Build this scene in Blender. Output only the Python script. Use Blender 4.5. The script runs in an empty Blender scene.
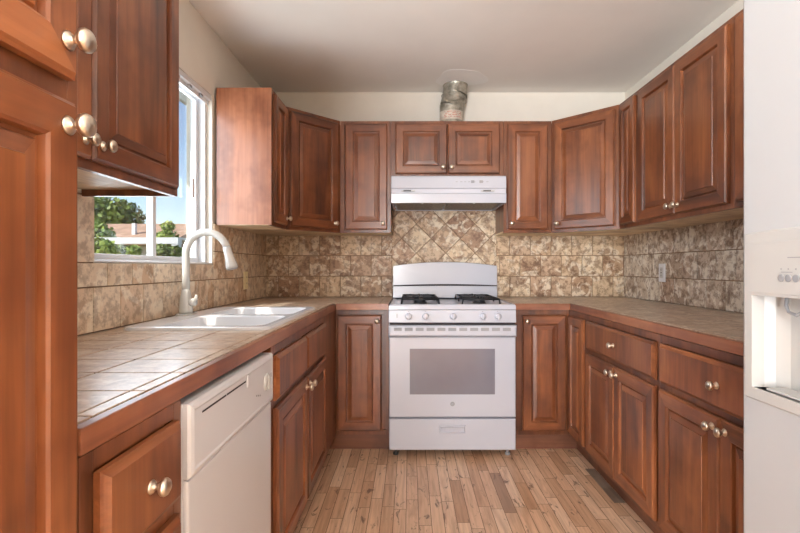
import bpy, bmesh, math, random
from mathutils import Vector, Matrix
rnd = random.Random(7)
S = bpy.context.scene
C = S.collection
PI = math.pi

# ------------------------------------------------------------------ camera, sky, sun, lights, exposure
cd = bpy.data.cameras.new('camera'); cam = bpy.data.objects.new('camera', cd); C.objects.link(cam)
cam.location = (0, 0, 1.14); cam.rotation_euler = (PI/2, 0, 0)
cd.sensor_width = 36; cd.lens = 468/800*36; cd.shift_x = -0.0125; cd.shift_y = 0.0005
cd.clip_start = 0.05; cd.clip_end = 300
S.camera = cam

W = bpy.data.worlds.new('sky'); S.world = W; W.use_nodes = True
nt = W.node_tree; nt.nodes.clear()
sky = nt.nodes.new('ShaderNodeTexSky'); sky.sky_type = 'NISHITA'; sky.sun_disc = False
sky.sun_elevation = math.radians(42); sky.sun_rotation = math.radians(220); sky.air_density = 1.0; sky.dust_density = 0.4
bg = nt.nodes.new('ShaderNodeBackground'); bg.inputs['Strength'].default_value = 0.17
wo = nt.nodes.new('ShaderNodeOutputWorld')
nt.links.new(sky.outputs[0], bg.inputs[0]); nt.links.new(bg.outputs[0], wo.inputs[0])

def light(name, kind, loc, energy, size=None, sizey=None, direction=None, color=(1, 1, 1)):
    d = bpy.data.lights.new(name, kind); d.energy = energy; d.color = color
    if kind == 'AREA':
        d.shape = 'RECTANGLE'; d.size = size; d.size_y = sizey
    o = bpy.data.objects.new(name, d); C.objects.link(o); o.location = loc
    if direction is not None:
        o.rotation_euler = Vector(direction).to_track_quat('-Z', 'Y').to_euler()
    return o
sun = light('sun', 'SUN', (0, 0, 5), 5.0, direction=(1, 1.2, -1.4), color=(1, 0.95, 0.86)); sun.data.angle = 0.01
light('added_rear_fill', 'AREA', (-0.66, -2.9, 1.30), 185, 0.8, 2.1, (0.26, 1, 0.20), (0.90, 0.95, 1.0))  # added fill light behind the camera; the rear wall has no door
light('daylight_of_kitchen_window', 'AREA', (-1.20, 2.08, 1.62), 15, 0.92, 0.88, (1, 0.0, -0.05), (0.84, 0.92, 1.0))
light('added_ceiling_uplight', 'AREA', (-0.60, -1.3, 1.85), 120, 0.7, 0.7, (0.25, 0.40, 1), (0.95, 0.97, 1.0))  # added upward light to brighten the ceiling, no lamp stands there

S.view_settings.view_transform = 'Standard'; S.view_settings.look = 'None'
S.view_settings.exposure = 0.36; S.view_settings.gamma = 1.0; S.view_settings.use_curve_mapping = False
S.cycles.max_bounces = 8; S.cycles.diffuse_bounces = 5; S.cycles.transparent_max_bounces = 12
S.cycles.caustics_reflective = False; S.cycles.caustics_refractive = False
S.cycles.sample_clamp_indirect = 4.0
S.cycles.use_denoising = True

# ------------------------------------------------------------------ materials
def lin(c):
    r = []
    for v in c:
        v = v/255.0
        r.append(v/12.92 if v <= 0.04045 else ((v+0.055)/1.055)**2.4)
    return (r[0], r[1], r[2], 1)

class NT:
    def __init__(s, name):
        s.m = bpy.data.materials.new(name); s.m.use_nodes = True; s.t = s.m.node_tree
        s.b = s.t.nodes['Principled BSDF']
    def n(s, kind, **kw):
        x = s.t.nodes.new(kind)
        for k, v in kw.items():
            if k.startswith('i_'):
                key = k[2:]
                x.inputs[int(key) if key.isdigit() else key].default_value = v
            else: setattr(x, k, v)
        return x
    def l(s, a, b): s.t.links.new(a, b)
    def ramp(s, src, stops, interp='LINEAR'):
        r = s.n('ShaderNodeValToRGB'); r.color_ramp.interpolation = interp
        e = r.color_ramp.elements
        while len(e) < len(stops): e.new(0.5)
        for k, (p, c) in enumerate(stops):
            e[k].position = p; e[k].color = lin(c) if len(c) == 3 else c
        s.l(src, r.inputs[0]); return r.outputs[0]
    def mix(s, fac, a, b, mode='MIX'):
        x = s.n('ShaderNodeMix', data_type='RGBA', blend_type=mode)
        for sock, v in ((0, fac), (6, a), (7, b)):
            if isinstance(v, (int, float)): x.inputs[sock].default_value = v
            elif isinstance(v, tuple): x.inputs[sock].default_value = lin(v) if len(v) == 3 else v
            else: s.l(v, x.inputs[sock])
        return x.outputs[2]
    def mapping(s, vec, scale=(1, 1, 1), off=None):
        mp = s.n('ShaderNodeMapping'); mp.inputs['Scale'].default_value = scale
        s.l(vec, mp.inputs['Vector'])
        if off is not None: s.l(off, mp.inputs['Location'])
        return mp.outputs[0]
    def noise(s, vec, scale, detail=4, rough=0.55, dist=0.0):
        x = s.n('ShaderNodeTexNoise'); x.inputs['Scale'].default_value = scale
        x.inputs['Detail'].default_value = detail; x.inputs['Roughness'].default_value = rough
        x.inputs['Distortion'].default_value = dist
        s.l(vec, x.inputs['Vector']); return x.outputs[0]
    def bump(s, h, strength=0.2, dist=0.002):
        x = s.n('ShaderNodeBump'); x.inputs['Strength'].default_value = strength; x.inputs['Distance'].default_value = dist
        s.l(h, x.inputs['Height']); s.l(x.outputs[0], s.b.inputs['Normal'])

def plain(name, col, rough=0.5, metal=0.0, coat=0.0, spec=0.5, var=0.0, vs=8.0):
    q = NT(name)
    q.b.inputs['Roughness'].default_value = rough; q.b.inputs['Metallic'].default_value = metal
    q.b.inputs['Coat Weight'].default_value = coat; q.b.inputs['Coat Roughness'].default_value = 0.12
    q.b.inputs['Specular IOR Level'].default_value = spec
    tc = q.n('ShaderNodeTexCoord')
    f = q.noise(tc.outputs['Object'], vs, 3)
    c2 = tuple(max(0, v*(1-var)-1) for v in col)
    q.l(q.ramp(f, [(0.35, c2), (0.65, col)]), q.b.inputs['Base Color'])
    return q.m

def wood(name, dark, midc, light_, axis='Z', rough=0.36, coat=0.26, rand=True):
    q = NT(name)
    tc = q.n('ShaderNodeTexCoord'); oi = q.n('ShaderNodeObjectInfo')
    cx = q.n('ShaderNodeCombineXYZ')
    mul = q.n('ShaderNodeMath', operation='MULTIPLY', i_1=37.0); q.l(oi.outputs['Random'], mul.inputs[0])
    for k in range(3): q.l(mul.outputs[0], cx.inputs[k])
    sc = {'Z': (9, 9, 0.9), 'X': (0.9, 9, 9), 'Y': (9, 0.9, 9)}[axis]
    v = q.mapping(tc.outputs['Object'], sc, cx.outputs[0])
    sc2 = {'Z': (60, 60, 2.0), 'X': (2.0, 60, 60), 'Y': (60, 2.0, 60)}[axis]
    v2 = q.mapping(tc.outputs['Object'], sc2, cx.outputs[0])
    a = q.noise(v, 1.0, 5, 0.6, 0.6); b = q.noise(v2, 1.0, 3, 0.6)
    v3 = q.mapping(tc.outputs['Object'], (1, 1, 1), cx.outputs[0]); c = q.noise(v3, 5.0, 3, 0.6)
    col = q.ramp(a, [(0.30, dark), (0.48, midc), (0.68, light_)])
    fine = q.ramp(b, [(0.3, (222, 218, 215)), (0.6, (255, 255, 255))])
    col = q.mix(0.8, col, fine, 'MULTIPLY')
    blot = q.ramp(c, [(0.36, (190, 172, 160)), (0.56, (255, 255, 255))])
    col = q.mix(0.7, col, blot, 'MULTIPLY')
    if rand:
        hs = q.n('ShaderNodeHueSaturation')
        mr = q.n('ShaderNodeMapRange', i_3=0.88, i_4=1.12); q.l(oi.outputs['Random'], mr.inputs[0])
        q.l(mr.outputs[0], hs.inputs['Value']); q.l(col, hs.inputs['Color']); col = hs.outputs[0]
    q.l(col, q.b.inputs['Base Color'])
    q.b.inputs['Roughness'].default_value = rough
    q.b.inputs['Coat Weight'].default_value = coat; q.b.inputs['Coat Roughness'].default_value = 0.22
    q.bump(b, 0.05, 0.001)
    return q.m

M = {}
D, MI, L = (82, 44, 26), (130, 75, 43), (158, 97, 58)
M['wood'] = wood('cherry_wood', D, MI, L, 'Z')
M['woodx'] = wood('cherry_wood_horizontal', D, MI, L, 'X')
M['wood_frame'] = wood('cherry_wood_frame', (80, 43, 25), (116, 66, 38), (140, 84, 49), 'Z')
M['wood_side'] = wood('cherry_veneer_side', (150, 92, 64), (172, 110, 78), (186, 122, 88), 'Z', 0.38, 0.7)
M['toe'] = wood('toe_kick_wood', (98, 60, 42), (124, 78, 54), (138, 88, 62), 'X', 0.5, 0.1)
M['underside'] = wood('pale_maple_underside', (230, 204, 164), (240, 218, 182), (246, 228, 198), 'X', 0.5, 0.0)
M['edge_wood'] = wood('counter_edge_wood', (112, 64, 42), (150, 92, 62), (172, 114, 80), 'Y', 0.4, 0.3, False)
M['edge_woodx'] = wood('counter_edge_wood_across', (112, 64, 42), (150, 92, 62), (172, 114, 80), 'X', 0.4, 0.3, False)
M['wall'] = plain('cream_wall_paint', (228, 221, 209), 0.7, var=0.01)
M['ceil'] = plain('ceiling_paint', (246, 241, 234), 0.8, var=0.015, vs=2)
M['patch'] = plain('fresh_ceiling_paint', (251, 248, 243), 0.7)
M['white'] = plain('white_enamel', (198, 199, 208), 0.22, coat=0.4, var=0.0)
M['fridge'] = plain('white_fridge_enamel', (190, 191, 192), 0.35, coat=0.15, var=0.0)
M['ivory'] = plain('ivory_plastic', (192, 190, 186), 0.4)
M['bisque'] = plain('bisque_plastic', (212, 211, 214), 0.35, coat=0.2)
M['almond'] = plain('almond_plastic', (248, 234, 190), 0.4)
M['vinyl'] = plain('white_vinyl', (220, 220, 222), 0.35)
M['sinkw'] = plain('white_composite', (226, 226, 228), 0.2, coat=0.5)
M['faucet'] = plain('white_faucet_enamel', (208, 205, 198), 0.22, coat=0.5)
M['nickel'] = plain('satin_nickel', (214, 200, 182), 0.28, 1.0)
M['black'] = plain('black_iron', (30, 31, 36), 0.45)
M['darkgap'] = plain('dark_gap', (38, 28, 30), 0.6)
M['dark'] = plain('dark_plastic', (60, 56, 54), 0.5)
M['grey'] = plain('grey_print', (150, 150, 152), 0.5)
M['filter'] = plain('aluminium_filter', (140, 136, 130), 0.45, 0.7, var=0.3, vs=60)
M['lens'] = plain('lamp_lens', (190, 190, 190), 0.2, coat=1.0)
M['grout'] = plain('grout', (146, 116, 88), 0.85, var=0.1, vs=30)
M['groutc'] = plain('counter_grout', (84, 64, 58), 0.8)
M['grass'] = plain('dry_grass', (120, 122, 74), 0.9, var=0.4, vs=1)
M['roof'] = plain('beige_shingles', (196, 158, 132), 0.8, var=0.15, vs=4)
M['stucco'] = plain('beige_stucco', (216, 200, 180), 0.8)
M['brick'] = plain('red_brown_siding', (168, 96, 76), 0.8, var=0.2, vs=5)
M['bark'] = plain('bark', (86, 66, 50), 0.9, var=0.3, vs=20)
M['fence'] = plain('weathered_fence_boards', (180, 160, 142), 0.8, var=0.25, vs=6)
M['label'] = plain('paper_label', (214, 200, 184), 0.6, var=0.1, vs=40)
M['redink'] = plain('red_ink', (190, 110, 96), 0.6)
M['glassdark'] = plain('oven_glass', (122, 119, 130), 0.10, coat=0.6, var=0.05, vs=3)
def foliage(name, a, b):
    q = NT(name); at = q.n('ShaderNodeAttribute', attribute_name='tint')
    sp = q.n('ShaderNodeSeparateColor'); q.l(at.outputs['Color'], sp.inputs[0])
    q.l(q.ramp(sp.outputs[0], [(0, a), (1, b)]), q.b.inputs['Base Color']); q.b.inputs['Roughness'].default_value = 0.6
    return q.m
M['leaf_dark'] = foliage('dark_leaves', (52, 70, 34), (132, 150, 70))
M['leaf'] = foliage('green_leaves', (84, 112, 44), (170, 186, 90))

# galvanised duct
def _duct():
    q = NT('galvanised_steel'); tc = q.n('ShaderNodeTexCoord')
    f = q.noise(tc.outputs['Object'], 30, 4)
    q.l(q.ramp(f, [(0.3, (128, 122, 108)), (0.7, (186, 180, 166))]), q.b.inputs['Base Color'])
    q.b.inputs['Metallic'].default_value = 0.55; q.b.inputs['Roughness'].default_value = 0.42
    return q.m
M['duct'] = _duct()

def glass(name):
    m = bpy.data.materials.new(name); m.use_nodes = True; t = m.node_tree; t.nodes.clear()
    o = t.nodes.new('ShaderNodeOutputMaterial'); mx = t.nodes.new('ShaderNodeMixShader')
    tr = t.nodes.new('ShaderNodeBsdfTransparent'); tr.inputs[0].default_value = (0.95, 0.96, 0.96, 1)
    gl = t.nodes.new('ShaderNodeBsdfGlossy'); gl.inputs['Roughness'].default_value = 0.02
    fr = t.nodes.new('ShaderNodeLayerWeight'); fr.inputs[0].default_value = 0.5
    pw = t.nodes.new('ShaderNodeMath'); pw.operation = 'POWER'; pw.inputs[1].default_value = 5.0
    ma = t.nodes.new('ShaderNodeMath'); ma.operation = 'MULTIPLY_ADD'; ma.inputs[1].default_value = 0.9; ma.inputs[2].default_value = 0.04
    t.links.new(fr.outputs['Facing'], pw.inputs[0]); t.links.new(pw.outputs[0], ma.inputs[0])
    t.links.new(ma.outputs[0], mx.inputs[0]); t.links.new(tr.outputs[0], mx.inputs[1]); t.links.new(gl.outputs[0], mx.inputs[2])
    t.links.new(mx.outputs[0], o.inputs[0]); return m
M['glass'] = glass('window_glass')

# travertine tiles: attribute 'tint' R = tone, G,B = pattern offset
def stone(name, base, darkv, cream, rough, mottle=9.0, contrast=1.0, coat=0.0, amount=0.8):
    q = NT(name); tc = q.n('ShaderNodeTexCoord'); at = q.n('ShaderNodeAttribute', attribute_name='tint')
    sp = q.n('ShaderNodeSeparateColor'); q.l(at.outputs['Color'], sp.inputs[0])
    off = q.n('ShaderNodeVectorMath', operation='SCALE'); q.l(at.outputs['Color'], off.inputs[0]); off.inputs['Scale'].default_value = 23.0
    v = q.mapping(tc.outputs['Object'], (1, 1, 1), off.outputs[0])
    a = q.noise(v, mottle, 5, 0.62, 0.8); b = q.noise(v, mottle*4.5, 6, 0.72); c = q.noise(v, mottle*1.7, 3, 0.6, 1.2)
    tone = q.ramp(sp.outputs[0], [(0.0, base[0]), (0.35, base[1]), (0.7, base[2]), (1.0, base[3])])
    col = q.mix(q.ramp(a, [(0.52, (0, 0, 0)), (0.60, (int(255*amount),)*3)]), tone, darkv)
    col = q.mix(q.ramp(c, [(0.52, (0, 0, 0)), (0.58, (225, 225, 225))]), col, cream)
    pit = q.ramp(b, [(0.42, (146, 120, 102)), (0.53, (255, 255, 255))])
    col = q.mix(contrast, col, pit, 'MULTIPLY')
    q.l(col, q.b.inputs['Base Color']); q.b.inputs['Roughness'].default_value = rough
    q.b.inputs['Coat Weight'].default_value = coat; q.b.inputs['Coat Roughness'].default_value = 0.2
    q.bump(b, 0.25, 0.002)
    return q.m
M['stone'] = stone('travertine_backsplash', [(172, 136, 106), (212, 184, 150), (224, 202, 170), (186, 152, 124)], (142, 104, 78), (238, 224, 200), 0.5, 6.0, 0.7)
M['stone_left'] = stone('travertine_backsplash_window_side', [(220, 194, 166), (232, 210, 182), (236, 216, 192), (214, 180, 146)], (202, 170, 138), (244, 230, 208), 0.55, 4.5, 0.5, 0.0, 0.55)
M['stone_right'] = stone('travertine_backsplash_grey', [(172, 148, 128), (208, 192, 172), (220, 208, 190), (180, 154, 134)], (136, 108, 90), (236, 228, 214), 0.5, 6.0, 0.7)
M['counter'] = stone('glazed_counter_tile', [(186, 158, 134), (198, 172, 148), (204, 180, 158), (190, 160, 134)], (166, 132, 106), (214, 196, 176), 0.33, 7.0, 0.35, 0.25, 0.6)
M['counter_r'] = stone('glazed_counter_tile_brown', [(178, 152, 128), (192, 168, 144), (200, 180, 158), (182, 154, 130)], (150, 118, 94), (216, 200, 182), 0.30, 7.0, 0.5, 0.3, 0.7)

def floor_mat():
    q = NT('oak_strip_floor'); tc = q.n('ShaderNodeTexCoord'); at = q.n('ShaderNodeAttribute', attribute_name='tint')
    sp = q.n('ShaderNodeSeparateColor'); q.l(at.outputs['Color'], sp.inputs[0])
    off = q.n('ShaderNodeVectorMath', operation='SCALE'); q.l(at.outputs['Color'], off.inputs[0]); off.inputs['Scale'].default_value = 31.0
    v = q.mapping(tc.outputs['Object'], (14, 1.6, 1), off.outputs[0])
    v2 = q.mapping(tc.outputs['Object'], (90, 4, 1), off.outputs[0])
    vk = q.mapping(tc.outputs['Object'], (13, 4.0, 1), off.outputs[0])
    a = q.noise(v, 1.0, 5, 0.6, 1.4); b = q.noise(v2, 1.0, 3, 0.6); k = q.noise(vk, 2.2, 4, 0.65, 0.8)
    tone = q.ramp(sp.outputs[0], [(0.0, (140, 112, 92)), (0.03, (196, 150, 114)), (0.3, (224, 184, 150)), (0.6, (236, 198, 164)), (0.85, (242, 210, 180)), (1.0, (212, 166, 130))])
    col = q.mix(q.ramp(a, [(0.50, (0, 0, 0)), (0.66, (180, 180, 180))]), tone, (176, 124, 88))
    col = q.mix(0.7, col, q.ramp(b, [(0.3, (214, 206, 198)), (0.6, (255, 255, 255))]), 'MULTIPLY')
    col = q.mix(q.ramp(k, [(0.60, (0, 0, 0)), (0.67, (235, 235, 235))]), col, (104, 64, 42))
    q.l(col, q.b.inputs['Base Color']); q.b.inputs['Roughness'].default_value = 0.34
    q.b.inputs['Coat Weight'].default_value = 0.15; q.b.inputs['Coat Roughness'].default_value = 0.3
    q.bump(b, 0.06, 0.001)
    return q.m
M['floor'] = floor_mat()
M['greyboard'] = wood('grey_weathered_board', (112, 94, 80), (140, 120, 104), (158, 138, 120), 'Y', 0.5, 0.0, False)

# ------------------------------------------------------------------ mesh helpers
def link(name, bm, mat, parent=None, smooth=False, world=True, bevel=0.0, auto=False):
    """one mesh object; bm given in parent's local frame (or world if no parent)"""
    me = bpy.data.meshes.new(name); bmesh.ops.recalc_face_normals(bm, faces=bm.faces[:])
    bm.to_mesh(me); bm.free()
    for mm in (mat if isinstance(mat, (list, tuple)) else [mat]): me.materials.append(M[mm] if isinstance(mm, str) else mm)
    if smooth:
        for p in me.polygons: p.use_smooth = True
    o = bpy.data.objects.new(name, me); C.objects.link(o)
    if parent is not None: o.parent = parent
    if bevel > 0:
        md = o.modifiers.new('bevel', 'BEVEL'); md.width = bevel; md.segments = 2; md.limit_method = 'ANGLE'; md.angle_limit = 0.6
    return o
def struct(o): o['kind'] = 'structure'; return o
def tag(o, label, cat, group=None):
    o['label'] = label; o['category'] = cat
    if group: o['group'] = group
    return o
def thing(name, label, cat, loc=(0, 0, 0), rz=0.0, group=None):
    o = bpy.data.objects.new(name, None); C.objects.link(o); o.empty_display_size = 0.05
    o.location = loc; o.rotation_euler = (0, 0, rz); return tag(o, label, cat, group)
def BM(): return bmesh.new()
def box(bm, a, b, mi=0):
    x0, y0, z0 = [min(p, q) for p, q in zip(a, b)]; x1, y1, z1 = [max(p, q) for p, q in zip(a, b)]
    v = [bm.verts.new(p) for p in ((x0,y0,z0),(x1,y0,z0),(x1,y1,z0),(x0,y1,z0),(x0,y0,z1),(x1,y0,z1),(x1,y1,z1),(x0,y1,z1))]
    for f in ((3,2,1,0),(4,5,6,7),(0,1,5,4),(1,2,6,5),(2,3,7,6),(3,0,4,7)):
        fc = bm.faces.new([v[i] for i in f]); fc.material_index = mi
    return v
def bx(a, b): bm = BM(); box(bm, a, b); return bm
def prism(bm, pts, z0, z1, mi=0):
    lo = [bm.verts.new((p[0], p[1], z0)) for p in pts]; hi = [bm.verts.new((p[0], p[1], z1)) for p in pts]
    n = len(pts); fs = [bm.faces.new(lo[::-1]), bm.faces.new(hi)]
    for i in range(n): fs.append(bm.faces.new([lo[i], lo[(i+1) % n], hi[(i+1) % n], hi[i]]))
    for f in fs: f.material_index = mi
def lathe(bm, prof, mat4=None, seg=20, cap=True, mi=0):
    """profile (r, h) revolved about local z"""
    rings = []
    for r, h in prof:
        ring = []
        for k in range(seg):
            p = Vector((r*math.cos(2*PI*k/seg), r*math.sin(2*PI*k/seg), h))
            if mat4 is not None: p = mat4 @ p
            ring.append(bm.verts.new(p))
        rings.append(ring)
    for i in range(len(rings)-1):
        for k in range(seg):
            f = bm.faces.new([rings[i][k], rings[i][(k+1) % seg], rings[i+1][(k+1) % seg], rings[i+1][k]]); f.material_index = mi
    if cap:
        for r in (rings[0][::-1], rings[-1]): f = bm.faces.new(r); f.material_index = mi
def tube(bm, pts, rad, seg=12, cap=True):
    pts = [Vector(p) for p in pts]; rings = []
    rads = rad if isinstance(rad, (list, tuple)) else [rad]*len(pts)
    up = None
    for i, p in enumerate(pts):
        t = (pts[min(i+1, len(pts)-1)] - pts[max(i-1, 0)]).normalized()
        if up is None: up = t.orthogonal().normalized()
        up = (up - t*up.dot(t)).normalized(); w = t.cross(up)
        rings.append([bm.verts.new(p + rads[i]*(up*math.cos(2*PI*k/seg) + w*math.sin(2*PI*k/seg))) for k in range(seg)])
    for i in range(len(rings)-1):
        for k in range(seg): bm.faces.new([rings[i][k], rings[i][(k+1) % seg], rings[i+1][(k+1) % seg], rings[i+1][k]])
    if cap: bm.faces.new(rings[0][::-1]); bm.faces.new(rings[-1])
def to_world_y(neg=True):
    # matrix sending local z (lathe axis) to -y
    return Matrix(((1,0,0,0),(0,0,-1,0),(0,1,0,0),(0,0,0,1)))
AX = to_world_y()

def rect_loops(bm, x0, x1, z0, z1, loops, mi_side=0, mi_top=1):
    """nested rectangles (inset, y): a panel whose front is at -y"""
    R = []
    for ins, y in loops:
        R.append([bm.verts.new(p) for p in ((x0+ins, y, z0+ins), (x1-ins, y, z0+ins), (x1-ins, y, z1-ins), (x0+ins, y, z1-ins))])
    bm.faces.new(R[0])
    for i in range(len(R)-1):
        for k in range(4):
            f = bm.faces.new([R[i][k], R[i+1][k], R[i+1][(k+1) % 4], R[i][(k+1) % 4]])
            f.material_index = mi_top if k in (0, 2) else mi_side
    bm.faces.new(R[-1])
T = 0.020
def knob(parent, x, z, y=-T, group=None):
    bm = BM()
    prof = [(0.0001,0),(0.0115,0),(0.0125,0.0015),(0.0105,0.004),(0.006,0.006),(0.0048,0.010),(0.0055,0.0145),
            (0.0115,0.017),(0.0148,0.0205),(0.0155,0.0245),(0.0135,0.0285),(0.0085,0.0315),(0.0001,0.0325)]
    lathe(bm, prof, Matrix.Translation((x, y, z)) @ AX, 20, cap=False)
    return link('knob', bm, 'nickel', parent, smooth=True)
def door(parent, x0, x1, z0, z1, kx=None, kz=None, name='door', stile=0.056):
    bm = BM()
    w = min(x1-x0, z1-z0); s = min(stile, w*0.24)
    loops = [(0.0, -0.001), (0, -T+0.007), (0.004, -T+0.004), (0.007, -T), (s-0.005, -T), (s-0.001, -T+0.003), (s+0.001, -T+0.012), (s+0.0065, -T+0.0125), (s+0.009, -T+0.008), (s+0.030, -T+0.0035), (s+0.0315, -T+0.0010)]
    rect_loops(bm, x0, x1, z0, z1, loops, 0, 1)
    d = link(name, bm, ['wood', 'woodx'], parent)
    if kx is not None: knob(d, kx, kz)
    return d
def drawer(parent, x0, x1, z0, z1, kn=True, name='drawer'):
    bm = BM()
    rect_loops(bm, x0, x1, z0, z1, [(0, -0.001), (0, -T+0.009), (0.005, -T+0.007), (0.009, -T+0.004), (0.013, -T)], 1, 1)
    d = link(name, bm, ['wood', 'woodx'], parent)
    if kn: knob(d, (x0+x1)/2, (z0+z1)/2)
    return d
def face_frame(parent, w, z0, z1, side=0.03, top=0.03, bot=0.03, mid=(), th=0.018, x0=0.0):
    """frame around the openings, front at y=0, thickness th into +y"""
    bm = BM()
    box(bm, (x0, 0, z0), (x0+side, th, z1)); box(bm, (x0+w-side, 0, z0), (x0+w, th, z1))
    box(bm, (x0+side, 0, z1-top), (x0+w-side, th, z1)); box(bm, (x0+side, 0, z0), (x0+w-side, th, z0+bot))
    for zz in mid: box(bm, (x0+side, 0, zz-0.015), (x0+w-side, th, zz+0.015))
    return link('face_frame', bm, 'wood_frame', parent, bevel=0.001)

UB, UT = 1.372, 2.134          # wall cabinets bottom / top
G_UP = 'cherry wall cabinets'; G_LO = 'cherry base cabinets'
def wall_cab(label, loc, rz, w, depth, doors, z0=UB, z1=UT, side_mat='wood_frame', recess=0.0, knob_z=None):
    t = thing('wall_cabinet', label, 'cabinet', loc, rz, G_UP)
    link('body', bx((0.0005, 0.018, z0+recess+0.012), (w-0.0005, depth, z1)), side_mat, t)
    bm = BM(); box(bm, (0.001, 0.018, z0+recess), (w-0.001, depth, z0+recess+0.0115))
    link('bottom_panel', bm, 'underside', t)
    if recess > 0:
        for xa in (0.0005, w-0.013): link('side_lip', bx((xa, 0.0185, z0), (xa+0.0125, depth, z0+recess-0.0003)), side_mat, t)
    face_frame(t, w, z0, z1)
    for (a, b, kside) in doors:
        kx = None if kside is None else (b-0.028 if kside == 'r' else a+0.028)
        door(t, a, b, z0+0.022, z1-0.022, kx, z0+0.062 if knob_z is None else knob_z)
    return t

# ------------------------------------------------------------------ room shell
XL, XR, YB, ZC, YR = -1.085, 1.610, 3.506, 2.447, -3.0
WY0, WY1, WZ0, WZ1 = 1.598, 2.565, 1.155, 2.080   # window opening
# floor of real strips
def tint_layer(bm): return bm.loops.layers.float_color.new('tint')
def floor_strips():
    bm = BM(); ly = tint_layer(bm); wpl = 0.0572; g = 0.0011
    x = XL - 0.02
    while x < XR + 0.02:
        y = YR - rnd.random()*0.6
        while y < YB:
            Lp = rnd.uniform(0.22, 0.62)
            c = (rnd.random(), rnd.random(), rnd.random(), 1)
            x0, x1, y0, y1 = x+g, x+wpl-g, y+g, min(y+Lp, YB)-g
            if y1 > YR:
                vs = [bm.verts.new(p) for p in ((x0, max(y0, YR), 0), (x1, max(y0, YR), 0), (x1, y1, 0), (x0, y1, 0))]
                f = bm.faces.new(vs)
                for lp in f.loops: lp[ly] = c
            y += Lp
        x += wpl
    return bm
fl = struct(link('floor', bx((XL-0.02, YR, -0.08), (XR+0.02, YB, -0.0012)), plain('board_gaps', (108, 70, 48), 0.8)))
me = link('floor_boards', floor_strips(), 'floor', fl)
struct(link('ceiling', bx((XL-0.14, YR, ZC), (XR+0.14, YB+0.14, ZC+0.1)), 'ceil'))
struct(link('wall_back', bx((XL-0.14, YB, -0.08), (XR+0.14, YB+0.14, ZC-0.0005)), 'wall'))
struct(link('wall_right', bx((XR, YR, -0.08), (XR+0.14, YB-0.0005, ZC-0.0005)), 'wall'))
bm = BM()
TW = 0.14
box(bm, (XL-TW, YR, -0.3), (XL, WY0, ZC-0.0005)); box(bm, (XL-TW, WY1, -0.3), (XL, YB-0.0005, ZC-0.0005))
box(bm, (XL-TW, WY0, -0.3), (XL, WY1, WZ0)); box(bm, (XL-TW, WY0, WZ1), (XL, WY1, ZC-0.0005))
struct(link('wall_left', bm, 'wall'))
struct(link('wall_rear', bx((XL-TW, YR-0.14, -0.08), (XR+0.14, YR-0.0005, ZC+0.1)), 'wall'))
# roof overhang outside
bm = BM(); box(bm, (XL-TW-0.62, -1.5, ZC+0.02), (XL-TW-0.001, YB+0.6, ZC+0.16))
struct(link('roof_eave', bm, 'vinyl'))

# ceiling paint patch round the duct
bm = BM(); n = 40; ring = []
for k in range(n):
    a = 2*PI*k/n; r = 1 + 0.09*math.sin(3*a+1) + 0.05*math.sin(5*a)
    ring.append((0.355 + 0.175*r*math.cos(a), 3.25 + 0.15*r*math.sin(a)))
prism(bm, ring, ZC-0.0012, ZC-0.0002)
struct(link('ceiling_patch', bm, 'patch'))

# window
wr = link('window_1', BM(), 'vinyl')
wr = bpy.data.objects['window_1']
bm = BM(); fo = -1.165; fi = -1.115   # frame from fo (outside) to fi
def yz_frame(bm, x0, x1, y0, y1, z0, z1, w, wt=None):
    wt = wt or w
    box(bm, (x0, y0, z0), (x1, y1, z0+wt)); box(bm, (x0, y0, z1-wt), (x1, y1, z1))
    box(bm, (x0, y0, z0+wt), (x1, y0+w, z1-wt)); box(bm, (x0, y1-w, z0+wt), (x1, y1, z1-wt))
C.objects.unlink(wr); bpy.data.objects.remove(wr)
yz_frame(bm, fo-0.03, fi, WY0+0.001, WY1-0.001, WZ0+0.001, WZ1-0.001, 0.020, 0.012)
wr = struct(link('window_1', bm, 'vinyl', bevel=0.002))
ym = (WY0+WY1)/2
bm = BM(); yz_frame(bm, -1.149, -1.133, WY0+0.021, ym+0.008, WZ0+0.014, WZ1-0.027, 0.027, 0.020); s1 = link('window_sash', bm, 'vinyl', wr, bevel=0.002)
bm = BM(); yz_frame(bm, -1.167, -1.151, ym-0.008, WY1-0.021, WZ0+0.014, WZ1-0.027, 0.027, 0.020); s2 = link('window_sash', bm, 'vinyl', wr, bevel=0.002)
link('pane', bx((-1.143, WY0+0.045, WZ0+0.03), (-1.140, ym-0.008, WZ1-0.04)), 'glass', s1)
link('pane', bx((-1.161, ym+0.008, WZ0+0.03), (-1.158, WY1-0.045, WZ1-0.04)), 'glass', s2)
bm = BM(); box(bm, (-1.131, WY1-0.15, 1.50), (-1.122, WY1-0.125, 1.60)); link('window_latch', bm, 'vinyl', wr, bevel=0.002)
# shade track under the head and thin sill board
bm = BM(); box(bm, (-1.112, WY0+0.002, WZ1-0.030), (-1.088, WY1-0.002, WZ1-0.002)); box(bm, (-1.112, WY0+0.002, WZ1-0.052), (-1.106, WY1-0.002, WZ1-0.030))
tr = link('shade_track', bm, 'vinyl', wr, bevel=0.0015)
bm = BM()
for k in range(7):
    yk = WY0+0.1+k*0.125; box(bm, (-1.105, yk, WZ1-0.044), (-1.094, yk+0.028, WZ1-0.0305))
link('track_clip', bm, 'grey', tr)
bm = BM(); box(bm, (-1.114, WY0+0.002, WZ0+0.0005), (-1.083, WY1-0.002, WZ0+0.007)); link('window_sill', bm, 'vinyl', wr, bevel=0.002)

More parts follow.
